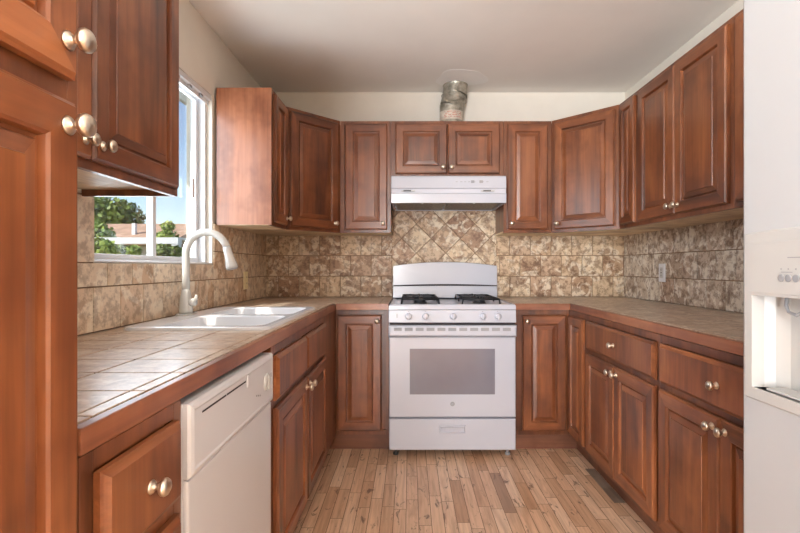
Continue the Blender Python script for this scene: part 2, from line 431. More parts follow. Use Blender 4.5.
# ------------------------------------------------------------------ tiles
def clip_poly(P, x0, x1, z0, z1):
    def half(P, f, inter):
        out = []
        for i in range(len(P)):
            a, b = P[i], P[(i+1) % len(P)]; fa, fb = f(a), f(b)
            if fa >= 0: out.append(a)
            if (fa >= 0) != (fb >= 0):
                t = fa/(fa-fb); out.append((a[0]+t*(b[0]-a[0]), a[1]+t*(b[1]-a[1])))
        return out
    for f in (lambda p: p[0]-x0, lambda p: x1-p[0], lambda p: p[1]-z0, lambda p: z1-p[1]):
        if P: P = half(P, f, None)
    return P
def area(P): return abs(sum(P[i][0]*P[(i+1) % len(P)][1]-P[(i+1) % len(P)][0]*P[i][1] for i in range(len(P))))/2
def add_tile(bm, ly, P, place, th=0.006, ch=0.0015, tone=None):
    """P polygon in plane coords, place(u, v, d) -> world with d outwards"""
    if len(P) < 3 or area(P) < 0.0003: return
    cx = sum(p[0] for p in P)/len(P); cz = sum(p[1] for p in P)/len(P)
    size = max(max(abs(p[0]-cx), abs(p[1]-cz)) for p in P)
    k = 1 - ch/max(size, 0.01)
    A = [bm.verts.new(place(p[0], p[1], 0.001)) for p in P]
    B = [bm.verts.new(place(p[0], p[1], th-ch)) for p in P]
    E = [bm.verts.new(place(cx+(p[0]-cx)*k, cz+(p[1]-cz)*k, th)) for p in P]
    c = (rnd.random() if tone is None else tone, rnd.random(), rnd.random(), 1); fs = [bm.faces.new(E)]
    n = len(P)
    for i in range(n):
        fs.append(bm.faces.new([A[i], A[(i+1) % n], B[(i+1) % n], B[i]])); fs.append(bm.faces.new([B[i], B[(i+1) % n], E[(i+1) % n], E[i]]))
    for f in fs:
        for lp in f.loops: lp[ly] = c
G = 0.0023
def grid(bm, ly, place, u0, u1, v0, v1, tu, tv, shift=0.0, stag=0.5, holes=()):
    r = 0; v = v0
    while v < v1-0.01:
        u = u0 + shift - tu*2 + (stag*tu if r % 2 else 0)
        while u < u1:
            P = clip_poly([(u+G, v+G), (u+tu-G, v+G), (u+tu-G, v+tv-G), (u+G, v+tv-G)], u0, u1, v0, v1)
            ok = bool(P)
            if ok:
                cu = sum(p[0] for p in P)/len(P); cv = sum(p[1] for p in P)/len(P)
                for (a, b, c, d) in holes:
                    if a < cu < b and c < cv < d: ok = False
            if ok: add_tile(bm, ly, P, place)
            u += tu
        v += tv; r += 1
TZ0, TZ1, TS = 0.9165, 1.3795, 0.1545
bw = bpy.data.objects['wall_back']; wl = bpy.data.objects['wall_left']; wrr = bpy.data.objects['wall_right']
pb = lambda u, v, d: (u, YB-0.004-d, v)
bm = BM(); ly = tint_layer(bm)
grid(bm, ly, pb, XL+0.011, -0.135, TZ0, TZ1, 0.1545, TS, shift=0.09)
grid(bm, ly, pb, 0.645, XR-0.011, TZ0, TZ1, 0.1545, TS, shift=0.10)
# diamond field over the range
sd = 0.1545; dg = sd*math.sqrt(2)
zf1 = 1.60
for i in range(-6, 7):
    for j in range(-6, 8):
        cu = 0.267 + (i+j)*dg/2; cv = 1.353 + (i-j)*dg/2; h = dg/2 - G*1.3
        P = clip_poly([(cu-h, cv), (cu, cv-h), (cu+h, cv), (cu, cv+h)], -0.1335, 0.6435, TZ0, zf1)
        if P: add_tile(bm, ly, P, pb)
bs = link('backsplash_tiles', bm, 'stone', bw)
link('grout_bed', bx((XL+0.001, YB-0.0045, TZ0-0.001), (XR-0.001, YB-0.0002, TZ1+0.003)), 'grout', bw)
link('grout_bed', bx((-0.134, YB-0.0045, TZ1+0.0035), (0.644, YB-0.0002, zf1)), 'grout', bw)
pl_ = lambda u, v, d: (XL+0.004+d, u, v)
bm = BM(); ly = tint_layer(bm)
grid(bm, ly, pl_, 0.66, WY1+0.0, TZ0, 1.152, 0.150, 0.1545, shift=0.03)
grid(bm, ly, pl_, WY1+0.006, YB-0.004, TZ0, TZ1, 0.150, TS, shift=0.06)
grid(bm, ly, pl_, 0.66, WY0-0.003, 1.154, TZ1, 0.230, 0.2245, shift=0.02)
link('backsplash_tiles', bm, 'stone_left', wl)
bm = BM(); box(bm, (XL+0.0002, 0.655, TZ0-0.001), (XL+0.0045, YB-0.005, 1.1535)); box(bm, (XL+0.0002, WY1+0.003, 1.1535), (XL+0.0045, YB-0.005, TZ1+0.003)); box(bm, (XL+0.0002, 0.655, 1.1535), (XL+0.0045, WY0-0.002, TZ1+0.003))
link('grout_bed', bm, 'grout', wl)
pr_ = lambda u, v, d: (XR-0.004-d, u, v)
bm = BM(); ly = tint_layer(bm)
grid(bm, ly, pr_, 1.09, YB-0.004, TZ0, TZ1, 0.1545, TS, shift=0.05)
link('backsplash_tiles', bm, 'stone_right', wrr)
link('grout_bed', bx((XR-0.0045, 1.09, TZ0-0.001), (XR-0.0002, YB-0.005, TZ1+0.003)), 'grout', wrr)

# ------------------------------------------------------------------ pantry (tall) at the near left
R90 = PI/2
t = thing('pantry_cabinet', 'tall cherry pantry cabinet at the near end of the sink counter', 'cabinet', (-0.460, -0.30, 0), R90)
PW = 0.948
link('body', bx((0.0005, 0.018, 0.10), (PW-0.0005, 0.62, 2.30)), 'wood_frame', t)
link('toe_kick', bx((0.001, 0.065, 0.0), (PW-0.001, 0.60, 0.099)), 'toe', t)
face_frame(t, PW, 0.10, 2.30, side=0.02, mid=(1.374,))
c0 = PW/2
door(t, 0.012, c0-0.002, 0.13, 1.357, None); door(t, c0+0.002, PW-0.024, 0.13, 1.357, PW-0.046, 1.322)
door(t, 0.012, c0-0.002, 1.388, 2.27, None); door(t, c0+0.002, PW-0.024, 1.388, 2.27, PW-0.046, 1.431)

# ------------------------------------------------------------------ wall cabinets
UXL, UXR, UYB = -0.768, 1.282, 3.190    # face planes
# left, near the pantry: Y .66 .. 1.575
wall_cab('cherry double-door wall cabinet over the counter, next to the pantry', (UXL, 0.66, 0), R90, 0.886, 0.308,
         [(0.03, 0.446, 'r'), (0.452, 0.862, 'l')], recess=0.022)
# left narrow one with pale end panel
t = wall_cab('narrow cherry wall cabinet beside the window with a plain end panel facing the room', (UXL, 2.596, 0), R90, 0.300, 0.304,
         [(0.028, 0.276, 'r')], side_mat='wood_side', recess=0.0)
link('end_panel', bx((-0.004, 0.0, UB+0.002), (-0.0003, 0.304, UT-0.001)), 'wood_side', t)
# corner cabinets
def corner_cab(label, A, B, back, knob_side, rz, knob2=None):
    """A, B the two face corners (world xy), back the other corners in order from B round to A"""
    t = thing('wall_cabinet', label, 'cabinet', (A[0], A[1], 0), rz, G_UP)
    inv = (Matrix.Translation((A[0], A[1], 0)) @ Matrix.Rotation(rz, 4, 'Z')).inverted()
    loc = [(inv @ Vector((p[0], p[1], 0))).to_2d() for p in [A, B] + back]
    w = (Vector(B)-Vector(A)).length
    ring = [(0.004, 0.0185), (w-0.004, 0.0185)] + [tuple(p) for p in loc[2:]]
    bm = BM(); prism(bm, ring, UB+0.012, UT); link('body', bm, 'wood_frame', t)
    bm = BM(); prism(bm, ring, UB+0.0002, UB+0.0115); link('bottom_panel', bm, 'underside', t)
    bm = BM(); s = 0.018
    def bar(x0, x1, z0, z1):
        prism(bm, [(x0, 0), (x1, 0), (x1 if x1 < w-0.01 else x1-0.010, s), (x0 if x0 > 0.01 else x0+0.010, s)], z0, z1)
    bar(0, 0.03, UB, UT); bar(w-0.03, w, UB, UT); bar(0.0301, w-0.0301, UT-0.03, UT); bar(0.0301, w-0.0301, UB, UB+0.03)
    link('face_frame', bm, 'wood_frame', t)
    d = door(t, 0.026, w-0.026, UB+0.022, UT-0.022, 0.054 if knob_side == 'l' else w-0.054, UB+0.06)
    if knob2: pass
    return t
A, B = (UXL, 2.898), (-0.478, UYB)
corner_cab('diagonal cherry corner wall cabinet above the outlet on the window side', A, B, [(-0.4795, YB-0.012), (XL+0.012, YB-0.012), (XL+0.012, 2.8985)], 'r', math.atan2(B[1]-A[1], B[0]-A[0]))
A, B = (0.966, UYB), (UXR, 2.862)
corner_cab('diagonal cherry corner wall cabinet with a pale sheen on its door', A, B, [(XR-0.012, 2.8635), (XR-0.012, YB-0.012), (0.9675, YB-0.012)], 'l', math.atan2(B[1]-A[1], B[0]-A[0]))
# back run
wall_cab('tall single-door cherry wall cabinet between the diagonal corner and the hood, window side', (-0.4765, UYB, 0), 0, 0.346, 0.304, [(0.036, 0.322, 'r')])
t = wall_cab('short two-door cherry wall cabinet above the white range hood', (-0.129, UYB, 0), 0, 0.765, 0.304, [], z0=1.752)
for (a, b, k) in ((0.030, 0.380, 'r'), (0.386, 0.738, 'l')): door(t, a, b, 1.772, UT-0.022, b-0.026 if k == 'r' else a+0.026, 1.815)
wall_cab('tall single-door cherry wall cabinet between the range hood and the fridge-side corner', (0.6375, UYB, 0), 0, 0.327, 0.304, [(0.022, 0.298, 'l')])
# right run (local x towards the camera)
wall_cab('narrow cherry wall cabinet between the diagonal corner and the two-door one', (UXR, 2.861, 0), -R90, 0.232, 0.316, [(0.026, 0.212, None)])
wall_cab('wide two-door cherry wall cabinet above the switch plate', (UXR, 2.628, 0), -R90, 0.776, 0.316, [(0.028, 0.386, 'r'), (0.390, 0.756, 'l')])
wall_cab('cherry wall cabinet mostly hidden behind the refrigerator', (UXR, 1.851, 0), -R90, 0.748, 0.316, [(0.028, 0.380, 'r'), (0.384, 0.728, 'l')])

# ------------------------------------------------------------------ base cabinets
FX_L, FX_R, FY = -0.460, 0.985, 2.900
CT = 0.875
def base_cab(label, loc, rz, w, depth, toe=0.065, mid=(0.672,)):
    t = thing('base_cabinet', label, 'cabinet', loc, rz, G_LO)
    link('body', bx((0.0005, 0.018, 0.10), (w-0.0005, depth, CT-0.001)), 'wood_frame', t)
    link('toe_kick', bx((0.001, toe, 0.0), (w-0.001, depth-0.02, 0.0995)), 'toe', t)
    face_frame(t, w, 0.10, CT-0.001, mid=mid)
    return t
t = base_cab('cherry drawer base between pantry and dishwasher', (FX_L, 0.650, 0), R90, 0.290, 0.60, mid=(0.674, 0.415))
drawer(t, 0.028, 0.262, 0.690, 0.842); drawer(t, 0.028, 0.262, 0.430, 0.660); drawer(t, 0.028, 0.262, 0.128, 0.400)
t = base_cab('cherry sink base with two false drawers and two doors, beside the dishwasher', (FX_L, 1.546, 0), R90, 0.966, 0.60)
# hollow-look top is covered by the counter; sink bowls stand inside the carcass opening
drawer(t, 0.024, 0.470, 0.690, 0.842, False, 'false_drawer'); drawer(t, 0.482, 0.940, 0.690, 0.842, False, 'false_drawer')
door(t, 0.024, 0.470, 0.128, 0.665, 0.440, 0.630); door(t, 0.482, 0.940, 0.128, 0.665, 0.512, 0.630)
# corner base by the window: L-shaped
t = thing('base_cabinet', 'cherry corner base cabinet with one door, between sink base and stove', 'cabinet', (FX_L, FY, 0), 0, G_LO)
def w2l(t, x, y): return (x-t.location.x, y-t.location.y)
ring = [w2l(t, *p) for p in ((XL+0.012, 2.5135), (FX_L-0.0005, 2.5135), (FX_L-0.0005, FY+0.018), (-0.1300, FY+0.018), (-0.1300, YB-0.012), (XL+0.012, YB-0.012))]
bm = BM(); prism(bm, ring, 0.10, CT-0.001); link('body', bm, 'wood_frame', t)
ring = [w2l(t, *p) for p in ((XL+0.02, 2.514), (FX_L-0.065, 2.514), (FX_L-0.065, FY+0.033), (-0.131, FY+0.033), (-0.131, YB-0.02), (XL+0.02, YB-0.02))]
bm = BM(); prism(bm, ring, 0.0, 0.0995); link('toe_kick', bm, 'toe', t)
face_frame(t, 0.330, 0.10, CT-0.001, side=0.02)
door(t, 0.012, 0.284, 0.128, 0.842, 0.258, 0.806)
# right corner base with two hinged doors
t = thing('base_cabinet', 'cherry corner base cabinet with a folding pair of doors, beside the stove', 'cabinet', (0.637, FY, 0), 0, G_LO)
ring = [w2l(t, *p) for p in ((0.6375, FY+0.018), (FX_R+0.0005, FY+0.018), (FX_R+0.0005, 2.6015), (XR-0.012, 2.6015), (XR-0.012, YB-0.012), (0.6375, YB-0.012))]
bm = BM(); prism(bm, ring, 0.10, CT-0.001); link('body', bm, 'wood_frame', t)
ring = [w2l(t, *p) for p in ((0.638, FY+0.033), (FX_R+0.06, FY+0.033), (FX_R+0.06, 2.602), (XR-0.02, 2.602), (XR-0.02, YB-0.02), (0.638, YB-0.02))]
bm = BM(); prism(bm, ring, 0.0, 0.0995); link('toe_kick', bm, 'toe', t)
face_frame(t, FX_R-0.637, 0.10, CT-0.001, side=0.02)
door(t, 0.058, 0.325, 0.128, 0.842, 0.082, 0.806)
hl = bpy.data.objects.new('door_mount', None)
bm = BM()
rect_loops(bm, 0.026, 0.272, 0.128, 0.842, [(0, -0.001), (0, -T+0.007), (0.004, -T+0.004), (0.007, -T), (0.047, -T), (0.051, -T+0.003), (0.053, -T+0.012), (0.0585, -T+0.0125), (0.061, -T+0.008), (0.082, -T+0.0035), (0.0835, -T+0.0010)], 0, 1)
bmesh.ops.transform(bm, matrix=Matrix.Translation((FX_R-0.637, 0, 0)) @ Matrix.Rotation(-R90, 4, 'Z'), verts=bm.verts[:])
link('door', bm, ['wood', 'woodx'], t)
bpy.data.objects.remove(hl)
for lab, y, cw, toe in (('cherry base cabinet with a full-width drawer over two doors, next to the corner', 2.600, 0.757, 0.06),
                    ('cherry base cabinet with a drawer over two doors, next to the refrigerator', 1.842, 0.740, 0.06)):
    t = base_cab(lab, (FX_R, y, 0), -R90, cw, 0.61, toe)
    drawer(t, 0.018, cw-0.019, 0.690, 0.842); door(t, 0.018, 0.376, 0.128, 0.665, 0.348, 0.632); door(t, 0.380, cw-0.019, 0.128, 0.665, 0.408, 0.632)

# ------------------------------------------------------------------ countertops
def counter(label, wood_pts, slab_polys, tiles, mat, loc):
    t = thing('countertop', label, 'countertop', (0, 0, 0))
    return t
SX0, SX1, SY0, SY1 = -1.030, -0.500, 1.650, 2.510    # sink rim
TH = 0.0045
def top_tiles(bm, ly, x0, x1, y0, y1, xs, ys, holes=()):
    pt = lambda u, v, d: (u, v, 0.910+d)
    for i in range(len(xs)-1):
        for j in range(len(ys)-1):
            P = clip_poly([(xs[i]+G, ys[j]+G), (xs[i+1]-G, ys[j]+G), (xs[i+1]-G, ys[j+1]-G), (xs[i]+G, ys[j+1]-G)], x0, x1, y0, y1)
            parts = [P]
            for (a, b, c, d) in holes:
                new = []
                for Q in parts:
                    if not Q: continue
                    if max(q[0] for q in Q) <= a or min(q[0] for q in Q) >= b or max(q[1] for q in Q) <= c or min(q[1] for q in Q) >= d: new.append(Q); continue
                    new += [clip_poly(Q, -9, a, -9, 9), clip_poly(Q, b, 9, -9, 9), clip_poly(Q, a, b, -9, c), clip_poly(Q, a, b, d, 9)]
                parts = new
            for Q in parts:
                if Q: add_tile(bm, ly, Q, pt, th=0.005, ch=0.0012)
def rng(a, b, s):
    r = [a]
    while r[-1] < b: r.append(r[-1]+s)
    return r
hole = (SX0+0.015, SX1-0.015, SY0+0.015, SY1-0.015)
CL, CR, CY = -0.458, 0.985, 2.876
t = thing('countertop', 'tiled countertop with wooden edge under the window, holding the sink', 'countertop')
bm = BM(); ly = tint_layer(bm)
xs = [-1.148, -0.988, -0.828, -0.668, -0.508, -0.4785]; ys = rng(0.851-0.145*2, 3.6, 0.145)
top_tiles(bm, ly, XL+0.012, -0.4785, 0.652, CY+0.0195, xs, ys, [hole])
top_tiles(bm, ly, XL+0.012, -0.131, CY+0.021, YB-0.012, rng(-1.148, 0, 0.16), [CY+0.021, 2.93, 3.08, 3.23, 3.38, 3.53])
link('tile_surface', bm, 'counter', t)
bm = BM()   # substrate with the sink cut out
zb, zt = CT, 0.9105
x0, x1 = XL+0.012, -0.4785
box(bm, (x0, 0.652, zb), (x1, hole[2], zt)); box(bm, (x0, hole[2], zb), (hole[0], hole[3], zt)); box(bm, (hole[1], hole[2], zb), (x1, hole[3], zt))
box(bm, (x0, hole[3], zb), (x1, CY+0.02, zt)); box(bm, (x0, CY+0.02, zb), (-0.131, YB-0.012, zt))
link('substrate', bm, 'groutc', t)
bm = BM(); box(bm, (-0.478, 0.652, CT-0.001+0.001), (CL, CY+0.019, 0.914)); link('wood_edge', bm, 'edge_wood', t, bevel=0.0025)
bm = BM(); box(bm, (-0.4575, CY, CT), (-0.131, CY+0.0195, 0.914)); link('wood_edge', bm, 'edge_woodx', t, bevel=0.0025)
t = thing('countertop', 'brown tiled countertop with wooden edge between stove and refrigerator', 'countertop')
bm = BM(); ly = tint_layer(bm)
top_tiles(bm, ly, CR+0.0205, XR-0.012, 1.103, CY+0.0195, [CR+0.0205, 1.036, 1.196, 1.356, 1.516, 1.68], rng(1.02, 3.0, 0.157))
top_tiles(bm, ly, 0.638, XR-0.012, CY+0.021, YB-0.012, rng(0.638, 1.7, 0.157), [CY+0.021, 2.93, 3.08, 3.23, 3.38, 3.53])
link('tile_surface', bm, 'counter_r', t)
bm = BM(); box(bm, (CR+0.0205, 1.103, CT), (XR-0.012, CY+0.02, 0.9105)); box(bm, (0.638, CY+0.02, CT), (XR-0.012, YB-0.012, 0.9105)); link('substrate', bm, 'groutc', t)
bm = BM(); box(bm, (CR, 1.103, CT), (CR+0.020, CY+0.019, 0.914)); link('wood_edge', bm, 'edge_wood', t, bevel=0.0025)
bm = BM(); box(bm, (0.638, CY, CT), (CR-0.0005, CY+0.0195, 0.914)); link('wood_edge', bm, 'edge_woodx', t, bevel=0.0025)

# ------------------------------------------------------------------ sink
def rrect(x0, x1, y0, y1, r, z, seg=5):
    out = []
    for cx, cy, a0 in ((x1-r, y0+r, -PI/2), (x1-r, y1-r, 0), (x0+r, y1-r, PI/2), (x0+r, y0+r, PI)):
        for k in range(seg+1):
            a = a0 + (PI/2)*k/seg; out.append(Vector((cx+r*math.cos(a), cy+r*math.sin(a), z)))
    return out
sk = thing('kitchen_sink', 'white drop-in double-bowl sink set in the tiled counter', 'sink', ((SX0+SX1)/2, (SY0+SY1)/2, 0.915))
ox, oy, oz = sk.location
zr = 0.0125
bm = BM()
outer0 = [bm.verts.new(p) for p in rrect(SX0-ox, SX1-ox, SY0-oy, SY1-oy, 0.04, 0.0005)]
outer1 = [bm.verts.new(p) for p in rrect(SX0-ox+0.004, SX1-ox-0.004, SY0-oy+0.004, SY1-oy-0.004, 0.038, zr-0.003)]
outer2 = [bm.verts.new(p) for p in rrect(SX0-ox+0.012, SX1-ox-0.012, SY0-oy+0.012, SY1-oy-0.012, 0.034, zr)]
n = len(outer0)
for a, b in ((outer0, outer1), (outer1, outer2)):
    for k in range(n): bm.faces.new([a[k], a[(k+1) % n], b[(k+1) % n], b[k]])
bowls = [(-0.912, -0.535, 1.700, 2.055), (-0.912, -0.535, 2.105, 2.460)]
rims = []
for (a, b, c, d) in bowls:
    rims.append([bm.verts.new(p) for p in rrect(a-ox, b-ox, c-oy, d-oy, 0.05, zr-0.001)])
edges = []
for lp in [outer2]+rims:
    for k in range(len(lp)):
        e = bm.edges.get((lp[k], lp[(k+1) % len(lp)])) or bm.edges.new((lp[k], lp[(k+1) % len(lp)])); edges.append(e)
bmesh.ops.triangle_fill(bm, use_beauty=True, use_dissolve=False, edges=edges)
link('deck', bm, 'sinkw', sk)
for (a, b, c, d) in bowls:
    bm = BM(); prev = None
    for (ins, z) in ((0, zr-0.001), (0.004, zr-0.006), (0.010, -0.03), (0.020, -0.14), (0.035, -0.165), (0.07, -0.175)):
        lp = [bm.verts.new(p) for p in rrect(a-ox+ins, b-ox-ins, c-oy+ins, d-oy-ins, 0.05, z)]
        if prev:
            for k in range(len(lp)): bm.faces.new([prev[k], prev[(k+1) % n], lp[(k+1) % n], lp[k]])
        prev = lp
    bm.faces.new(prev[::-1])
    bo = link('bowl', bm, 'sinkw', sk, smooth=False)
    bm = BM(); lathe(bm, [(0.042, 0), (0.042, 0.002), (0.034, 0.003), (0.028, 0.001)], Matrix.Translation(((a+b)/2-ox, (c+d)/2-oy, -0.1748)), 20)
    link('drain', bm, 'nickel', bo, smooth=True)
# remove interior of the sink base so that the bowls hang in a real opening
sb = [o for o in bpy.data.objects if o.name.startswith('base_cabinet') and 'sink base' in o.get('label', '')][0]
for o in list(sb.children):
    if o.name.startswith('body'):
        bm = BM(); w = 0.966
        box(bm, (0.0005, 0.018, 0.10), (0.018, 0.60, CT-0.001)); box(bm, (w-0.018, 0.018, 0.10), (w-0.0005, 0.60, CT-0.001))
        box(bm, (0.018, 0.018, 0.10), (w-0.018, 0.60, 0.118)); box(bm, (0.018, 0.594, 0.118), (w-0.018, 0.60, CT-0.001))
        me = o.data; bm.to_mesh(me); bm.free()

# faucet
fx, fy = -0.998, 2.085
fz = 0.915+zr
f = thing('faucet', 'tall white gooseneck pull-down faucet on the sink deck', 'faucet', (fx, fy, fz), math.radians(-4))
bm = BM(); pts = []
for k in range(32):
    a = 2*PI*k/32; pts.append((0.034*math.cos(a), 0.062*math.sin(a)))
prism(bm, pts, 0.0, 0.006); link('base_plate', bm, 'faucet', f, bevel=0.002)
bm = BM(); lathe(bm, [(0.0295, 0.0063), (0.0285, 0.02), (0.0265, 0.06), (0.0185, 0.105), (0.0165, 0.112)], None, 24); link('faucet_body', bm, 'faucet', f, smooth=True)
path = [(0, 0, 0.110), (0, 0, 0.18), (0, 0, 0.27)]
R = 0.096
for k in range(1, 15):
    a = PI - (PI*0.90)*k/14; path.append((R + R*math.cos(a), 0, 0.27 + R*1.0*math.sin(a)))
bm = BM(); tube(bm, path, 0.0160, 16); link('spout', bm, 'faucet', f, smooth=True)
e = Vector(path[-1]); dr = (Vector(path[-1])-Vector(path[-2])).normalized(); dr = (dr + Vector((0.12, 0, -1))).normalized()
bm = BM(); tube(bm, [e-dr*0.002, e+dr*0.012, e+dr*0.05, e+dr*0.088, e+dr*0.098], [0.0162, 0.0175, 0.0195, 0.0265, 0.0260], 18)
hd = link('spray_head', bm, 'faucet', f, smooth=True)
bm = BM(); tube(bm, [e+dr*0.0985, e+dr*0.1010], [0.021, 0.021], 18); link('spray_face', bm, 'grey', hd)
bm = BM(); tube(bm, [(0.022, -0.004, 0.052), (0.036, -0.008, 0.056), (0.046, -0.011, 0.058)], [0.013, 0.0175, 0.0165], 16)
tube(bm, [(0.040, -0.010, 0.058), (0.052, -0.012, 0.074), (0.056, -0.012, 0.088)], [0.008, 0.0068, 0.0055], 10)
link('handle', bm, 'faucet', f, smooth=True)

# ------------------------------------------------------------------ dishwasher
dwz = 0.862
t = thing('dishwasher', 'bisque built-in dishwasher below the counter, between drawers and sink base', 'dishwasher', (FX_L, 0.9425, 0), R90)
Wd = 0.577
link('body', bx((0.001, 0.0, 0.105), (Wd-0.001, 0.57, dwz)), 'bisque', t)
bm = BM(); rect_loops(bm, 0.004, Wd-0.004, 0.13, 0.706, [(0, -0.0005), (0, -0.006), (0.003, -0.010), (0.008, -0.011), (0.010, -0.011)], 0, 0)
link('door', bm, 'bisque', t)
bm = BM(); rect_loops(bm, 0.003, Wd-0.003, 0.709, dwz, [(0, -0.0005), (0, -0.010), (0.004, -0.016), (0.012, -0.019), (0.014, -0.019), (0.018, -0.017)], 0, 0)
cp = link('control_panel', bm, 'bisque', t)
bm = BM()
for k in range(2): box(bm, (0.055+k*0.135, -0.0178, 0.829), (0.185+k*0.135, -0.0172, 0.833))
link('vent_slot', bm, 'darkgap', cp)
bm = BM(); box(bm, (0.325, -0.022, 0.812), (0.350, -0.0172, 0.846)); link('latch_handle', bm, 'bisque', cp, bevel=0.003)
bm = BM(); lathe(bm, [(0.027, 0), (0.027, 0.003), (0.024, 0.006), (0.022, 0.0065)], Matrix.Translation((0.500, -0.0172, 0.786)) @ AX, 24); box(bm, (0.496, -0.0275, 0.765), (0.504, -0.0238, 0.807))
link('dial', bm, 'ivory', cp)
bm = BM()
for k in range(3): box(bm, (0.405+k*0.016, -0.0180, 0.766-k*0.004), (0.411+k*0.016, -0.0172, 0.770-k*0.004))
box(bm, (0.545, -0.0180, 0.79), (0.551, -0.0172, 0.803)); link('print_marks', bm, 'grey', cp)
link('toe_kick', bx((0.001, 0.06, 0.0), (Wd-0.001, 0.5, 0.104)), 'dark', t)

# ------------------------------------------------------------------ stove
sx = 0.2535; hw = 0.379
st = thing('gas_stove', 'white freestanding gas range with oven between the two counters', 'stove', (sx, 2.80, 0))
def sb_(a, b): return bx((a[0], a[1], a[2]), (b[0], b[1], b[2]))
link('body', bx((-hw+0.001, 0.030, 0.045), (hw-0.001, 0.66, 0.884)), 'white', st)
bm = BM(); rect_loops(bm, -hw+0.001, hw-0.001, 0.046, 0.232, [(0, 0.029), (0, -0.004), (0.006, -0.010), (0.008, -0.010)], 0, 0)
dw = link('storage_drawer', bm, 'white', st)
bm = BM(); rect_loops(bm, -0.080, 0.080, 0.150, 0.197, [(0, -0.0102), (0.000, -0.0180), (0.003, -0.0200), (0.007, -0.0200), (0.009, -0.0104)], 0, 0)
hnd = link('drawer_pull', bm, 'white', dw)
bm = BM(); box(bm, (-0.069, -0.0230, 0.182), (0.069, -0.0106, 0.187)); link('pull_lip', bm, 'white', hnd)
bm = BM(); rect_loops(bm, -hw+0.001, hw-0.001, 0.243, 0.722, [(0, 0.029), (0, -0.004), (0.006, -0.010), (0.008, -0.010)], 0, 0)
od = link('oven_door', bm, 'white', st)
bm = BM(); rect_loops(bm, -0.255, 0.253, 0.380, 0.652, [(0, -0.0102), (0.0, -0.0108), (0.006, -0.0108), (0.007, -0.0106)], 0, 0)
gl = link('oven_window', bm, 'glassdark', od)
# emblem: grey ring with a curled script mark
bm = BM(); c = Matrix.Translation((0.0, -0.0102, 0.323)) @ AX
lathe(bm, [(0.0135, 0.0), (0.0135, 0.0010), (0.0115, 0.0012)], c, 24); em = link('emblem', bm, 'grey', od)
bm = BM()
for (cx_, r_) in ((-0.0038, 0.0036), (0.0038, 0.0036)):
    tube(bm, [(cx_+r_*math.cos(a), -0.0118, 0.323+r_*1.3*math.sin(a)) for a in [PI*0.15+k*PI*1.6/10 for k in range(11)]], 0.0007, 6)
tube(bm, [(-0.001+0.003*math.sin(k*1.1), -0.0118, 0.3175-0.0006*k) for k in range(6)], 0.0006, 6)
link('emblem_script', bm, 'white', em)
# vented door top with the full-width handle
bm = BM(); rect_loops(bm, -hw-0.002, hw+0.002, 0.726, 0.792, [(0, 0.029), (0, -0.018), (0.005, -0.027), (0.012, -0.030), (0.014, -0.030)], 0, 0)
hb = link('door_handle', bm, 'white', od)
bm = BM()
for k in range(11):
    xk = -hw+0.030 + k*0.0645; box(bm, (xk, -0.0312, 0.761), (xk+0.047, -0.0302, 0.780))
link('vent_slots', bm, 'grey', hb)
link('shadow_gap', bx((-hw+0.004, 0.000, 0.794), (hw-0.004, 0.029, 0.806)), 'darkgap', st)
bm = BM(); ring = [(-0.012, 0.808), (-0.002, 0.882), (0.029, 0.884), (0.029, 0.808)]
for (yy, zz) in (): pass
va = [bm.verts.new((-hw-0.001, y, z)) for y, z in ring]; vb = [bm.verts.new((hw+0.001, y, z)) for y, z in ring]
bm.faces.new(va); bm.faces.new(vb[::-1])
for k in range(4): bm.faces.new([va[k], va[(k+1) % 4], vb[(k+1) % 4], vb[k]])
pn = link('control_panel', bm, 'white', st, bevel=0.003)
for xk in (-0.262, -0.161, 0.003, 0.180, 0.270):
    bm = BM(); mt = Matrix.Translation((xk, -0.0075, 0.845)) @ Matrix.Rotation(-0.13, 4, 'X') @ AX
    lathe(bm, [(0.0225, 0.0), (0.0225, 0.004), (0.018, 0.006), (0.0165, 0.020), (0.013, 0.023)], mt, 20)
    kb = link('burner_knob', bm, 'white', pn, smooth=False)
    bm = BM(); box(bm, (xk-0.0045, -0.042, 0.828), (xk+0.0045, -0.029, 0.863)); link('knob_grip', bm, 'white', kb, bevel=0.002)
bm = BM()
for k in range(4): box(bm, (-0.335, -0.0085+0.0, 0.838+k*0.006), (-0.326-0.002*(k % 2), -0.0065, 0.841+k*0.006))
for xk in (-0.262, -0.161, 0.180, 0.270): box(bm, (xk-0.004, -0.0060, 0.8725), (xk+0.004, -0.0035, 0.8755))
link('print_marks', bm, 'grey', pn)
